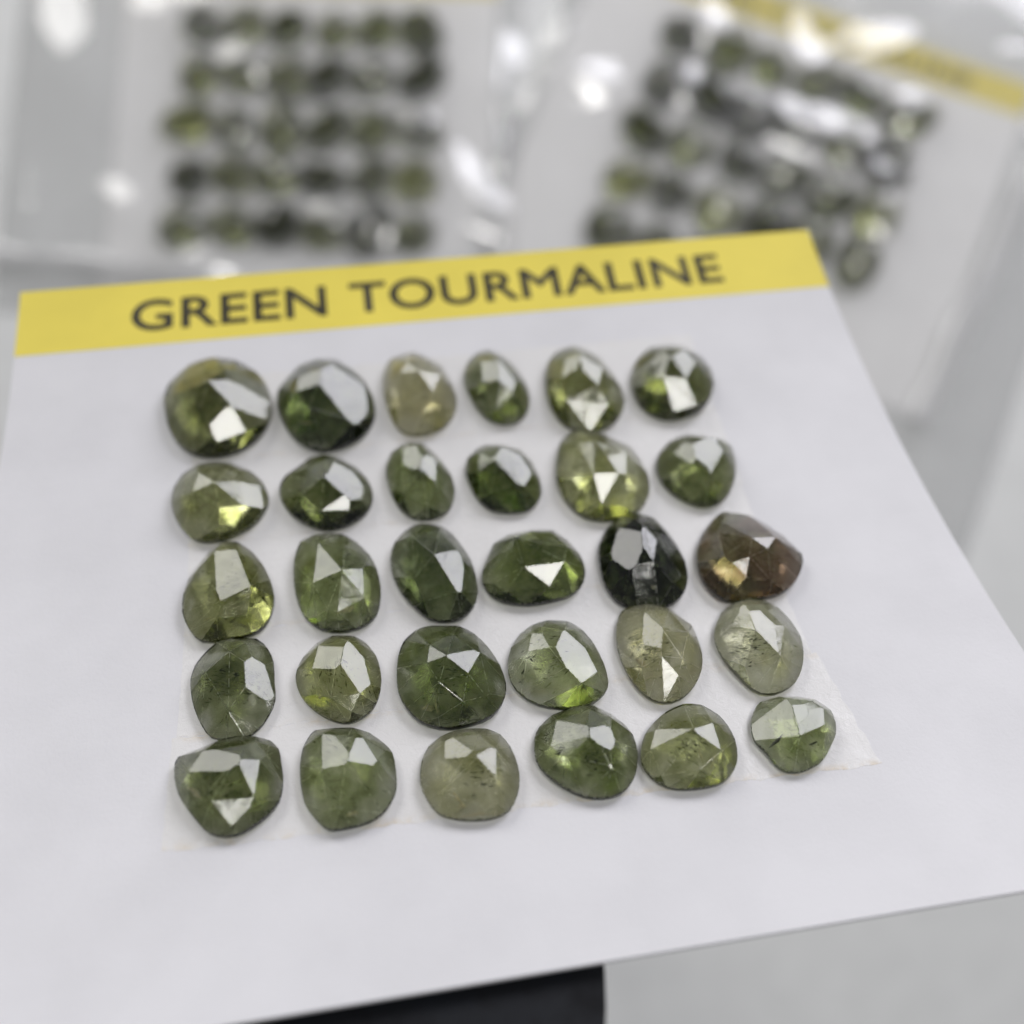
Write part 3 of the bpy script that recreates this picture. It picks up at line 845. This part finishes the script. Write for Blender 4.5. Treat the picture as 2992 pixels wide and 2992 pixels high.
# ------------------------------------------------------------------ bagged cards on the table
def bag_card(base, di, dj, label, glabel, ggroup, seed, margin=24, skip=None):
    """card lying on the table; base/di/dj = pixel of the first stone and pixel steps along and down the stone rows"""
    rd = random.Random(seed)
    P = lambda i, j: on_table(base[0] + di[0] * i + dj[0] * j, base[1] + di[1] * i + dj[1] * j, 1.0)
    o, ex = P(0, 0), (P(5, 2) - P(0, 2)).normalized()
    ey = Vector((-ex.y, ex.x, 0))
    px_ = (P(5, 2) - P(0, 2)).length / 5
    py_ = (P(2, 0) - P(2, 4)).length / 4
    ctr = P(2.5, 2)
    w, up, dn = px_ * 5 * 0.5 + margin * BS, py_ * 2 + 24 * BS, py_ * 2 + 22 * BS
    m = Matrix((ex, ey, Vector((0, 0, 1)))).transposed().to_4x4()
    m.translation = Vector((ctr.x, ctr.y, 0))
    mw = scale_m(m)
    def slab(x0, x1, y0, y1, z0, z1, name):
        bm = bmesh.new()
        r = bmesh.ops.create_cube(bm, size=1)
        for v in bm.verts:
            v.co = Vector((x0 + (v.co.x + .5) * (x1 - x0), y0 + (v.co.y + .5) * (y1 - y0), z0 + (v.co.z + .5) * (z1 - z0))) * MM
        return from_bm(bm, name)
    c = mesh_obj('display_card', slab(-w, w, -dn, up, 0.5, 0.9, 'display_card'), M_BGPAPER, mw=mw)
    tag(c, label, 'card')
    hb = mesh_obj('header_band', slab(-w, w, up - 11 * BS, up, 0.904, 0.93, 'header_band'), M_YELLOW, parent=c)
    lettering('GREEN TOURMALINE', -w * 0.74, w * 0.74, up - 8.6 * BS, up - 3 * BS, 0.02, hb, lambda v: 0.93, lambda v: 0.0, M_INK)
    for j in range(5):
        for i in range(6):
            if skip and (i, j) == skip: continue
            v = VAR[rd.randrange(len(VAR))]
            p = m @ Vector(((i - 2.5) * px_ + rd.uniform(-1, 1), (2 - j) * py_ + rd.uniform(-1, 1), 0))
            q = bpy.data.objects.new('gemstone', v)
            COL.objects.link(q)
            tone = rd.choice([0, 0, 1, 1, 2, 3, 3, 4, 4])
            mk = BGM[tone]
            q.material_slots[0].link = 'OBJECT'
            q.material_slots[0].material = mk
            sx = rd.uniform(1.3, 1.55) * px_ / 12
            q.matrix_world = Matrix.Translation(Vector((p.x, p.y, 0.96)) * MM) @ Matrix.Rotation(rd.uniform(0, 6.28), 4, 'Z') @ Matrix.Diagonal((sx, sx * rd.uniform(0.85, 1.05), sx * 0.85, 1))
            tag(q, 'blurred ' + ('green', 'olive', 'pale yellow-green', 'near-black', 'dark olive')[tone] + ' gemstone on ' + glabel, 'gemstone', ggroup)
    return m, w, up, dn
VAR = []
for k in range(8):
    rd = random.Random(100 + k)
    n = 12
    ra, rb = rd.uniform(4.4, 5.4), rd.uniform(3.8, 5.0)
    ring = [Vector((ra * math.cos(2 * math.pi * i / n) * rd.uniform(0.95, 1.05), rb * math.sin(2 * math.pi * i / n) * rd.uniform(0.95, 1.05))) for i in range(n)]
    h = 4.2
    cr = [Vector((ra * .55 * math.cos(2 * math.pi * (i + .3) / 6), rb * .55 * math.sin(2 * math.pi * (i + .3) / 6), dome(.55, 1, h))) for i in range(6)] + [Vector((rd.uniform(-.8, .8), rd.uniform(-.8, .8), h))]
    VAR.append(build_gem(ring, cr, 1.0, h, 'bagged_gemstone', bevel=0, coarse=2))
BGM = [gem_mat('bagged_tourmaline', t, d, simple=True) for t, d in ((YG, 330), (OL, 250), (YG, 170), (OL, 520), (OL, 380))]
for v in VAR: v.materials.append(BGM[0])
mL, wL, upL, dnL = bag_card((615, 78), (131, 3), (-26, 145), 'white stone card in a wrinkled bag, lying square behind the word GREEN',
         'the bagged card behind the word GREEN', 'stones on the bagged card behind the word GREEN', 11)
mR, wR, upR, dnR = bag_card((2010, 106), (132, 48), (-62, 138), 'white stone card in a bag, turned at a slant, its yellow header running diagonally',
         'the slanting bagged card with the diagonal yellow header', 'stones on the slanting bagged card', 12, 34, (5, 4))

# clear bags: wrinkled film; each wrinkle is a real fold in the sheet
def bag(m, x0, x1, y0, y1, wr, label, seed, step=1.3):
    rd = random.Random(seed)
    inv = m.inverted()
    W = []
    for (px, py, ln, wd, ang, amp) in wr:
        p = inv @ on_table(px, py, 8.0)
        a = R_(-ang) - math.atan2(m[1][0], m[0][0])
        W.append((p.x, p.y, math.cos(a), math.sin(a), ln * BS, wd * BS, (amp * 0.75 + 0.38 * wd) * BS))
    for _ in range(14):                                       # small creases everywhere
        a = rd.uniform(0, 3.14)
        W.append((rd.uniform(x0, x1), rd.uniform(y0, y1), math.cos(a), math.sin(a), rd.uniform(2.5, 9), rd.uniform(1.6, 3.2), rd.uniform(-0.8, 0.9)))
    wob = [(rd.uniform(0.02, 0.09), rd.uniform(0, 6.28), rd.uniform(0, 6.28), rd.uniform(0.05, 0.25)) for _ in range(7)]
    def hgt(x, y):
        tx, ty = (x - x0) / (x1 - x0), (y - y0) / (y1 - y0)
        e = min(tx, 1 - tx, ty, 1 - ty)
        z = 0.6 + 5.4 * (1 - math.exp(-max(0, e) * 9))
        s = 0.0
        for k, d, ph, am in wob: s += am * math.sin((x * math.cos(d) + y * math.sin(d)) * k * 2 + ph)
        for cx0, cy0, ca, sa, ln, wd, amp in W:
            dx, dy = x - cx0, y - cy0
            l, t = dx * ca + dy * sa, -dx * sa + dy * ca
            if abs(l) < 3 * ln and abs(t) < 3.2 * wd:
                s += amp * math.exp(-0.5 * (l / ln) ** 2 - 0.5 * (t / wd) ** 2)
        return max(z + s * min(1, e * 25), 0.3 if e < 0.02 else 0.45)
    nx, ny = int((x1 - x0) / step), int((y1 - y0) / step)
    vs = [((x0 + (x1 - x0) * i / nx) * MM, (y0 + (y1 - y0) * j / ny) * MM, hgt(x0 + (x1 - x0) * i / nx, y0 + (y1 - y0) * j / ny) * MM) for j in range(ny + 1) for i in range(nx + 1)]
    fs = [(j * (nx + 1) + i, j * (nx + 1) + i + 1, (j + 1) * (nx + 1) + i + 1, (j + 1) * (nx + 1) + i) for j in range(ny) for i in range(nx)]
    me = bpy.data.meshes.new('plastic_bag')
    me.from_pydata(vs, [], fs)
    me.polygons.foreach_set('use_smooth', [True] * len(fs))
    o = mesh_obj('plastic_bag', me, M_FILM, mw=scale_m(m))
    tag(o, label, 'bag')
    me2 = bpy.data.meshes.new('back_film')
    me2.from_pydata([(a * MM, b_ * MM, 0.2 * MM) for a, b_ in ((x0, y0), (x1, y0), (x1, y1), (x0, y1))], [], [(0, 1, 2, 3)])
    mesh_obj('back_film', me2, M_FILM, parent=o)
    return o
def seam(o, pa, pb, r0, r1):
    """rolled, doubled edge of a bag: a squashed tube of the same plastic, several layers thick"""
    a, b_ = on_table(*pa, 3.0), on_table(*pb, 3.0)
    ax = (b_ - a); n = 40
    side = Vector((-ax.y, ax.x, 0)).normalized()
    rd = random.Random(int(pa[0]))
    vs, fs, m = [], [], 12
    for i in range(n + 1):
        t = i / n
        c = a + ax * t + side * (1.1 * math.sin(t * 5) + 0.5 * math.sin(t * 17))
        r = r0 + (r1 - r0) * t + 0.5 * math.sin(t * 11 + 1) + rd.uniform(-0.2, 0.2)
        for k in range(m):
            th = 2 * math.pi * k / m
            vs.append((c + side * (r * math.cos(th)) + Vector((0, 0, max(-2.6, r * 0.8 * math.sin(th))))) * MM)
    for i in range(n):
        for k in range(m):
            fs.append((i * m + k, i * m + (k + 1) % m, (i + 1) * m + (k + 1) % m, (i + 1) * m + k))
    me = bpy.data.meshes.new('rolled_edge')
    me.from_pydata(vs, [], fs)
    me.polygons.foreach_set('use_smooth', [True] * len(fs))
    q = mesh_obj('rolled_edge', me, M_SEAM)
    bpy.context.view_layer.update()
    q.parent = o
    q.matrix_parent_inverse = o.matrix_world.inverted()
# pixel x, y, half length mm, half width mm, angle in the picture (deg, anticlockwise), height mm
WL = [(720, 180, 5, 5, 0, 2.0), (720, 440, 6, 3, 80, 1.4), (200, 180, 12, 7, 60, 1.4), (385, 630, 9, 6, 40, 1.6), (400, 745, 9, 3, 8, 1.2), (580, 780, 6, 5, 0, 1.5), (640, 5, 6, 4, 20, 1.8),
      (1345, 500, 8, 3.5, 60, 1.6), (1415, 585, 13, 3.5, 27, 1.8), (1545, 380, 9, 3.5, 85, 1.8), (1465, 300, 6, 4, 80, 1.2), (1480, 430, 5, 4, 70, 1.2), (1450, 210, 9, 7, -40, 1.3), (1220, 370, 6, 4, 90, 1.2),
      (80, 650, 14, 5, 75, 1.0), (960, 640, 4, 4, 0, 1.5), (1070, 640, 4, 4, 0, 1.5), (480, 40, 6, 5, 20, 1.2)]
WRK = [(1625, 40, 5, 4.5, 80, 1.9), (2050, 60, 5, 4, 70, 1.8), (2320, 150, 6, 4, 80, 1.8), (2500, 175, 11, 4, -25, 1.9), (2350, 370, 14, 4.5, 20, 2.2), (2590, 600, 5, 4, 60, 1.5), (2660, 330, 4, 4, 0, 1.3), (1990, 235, 4, 4, 30, 1.3),
       (2580, 505, 5, 3, 0, 1.2), (1700, 210, 10, 5, 30, 0.9), (1590, 200, 9, 8, 10, 1.1)]
bagL = bag(mL, -wL - 40, wL + 10, -dnL - 7, upL + 58, WL, 'crinkled clear plastic bag round the card behind the word GREEN', 5)
bagR = bag(mR, -wR - 9, wR + 30, -dnR - 50, upR + 60, WRK, 'crinkled clear plastic bag round the slanting card, with a shiny folded side', 6)
seam(bagR, (3010, 480), (2690, 1235), 3.8, 5.0)
seam(bagL, (-120, 735), (640, 800), 3.0, 3.0)
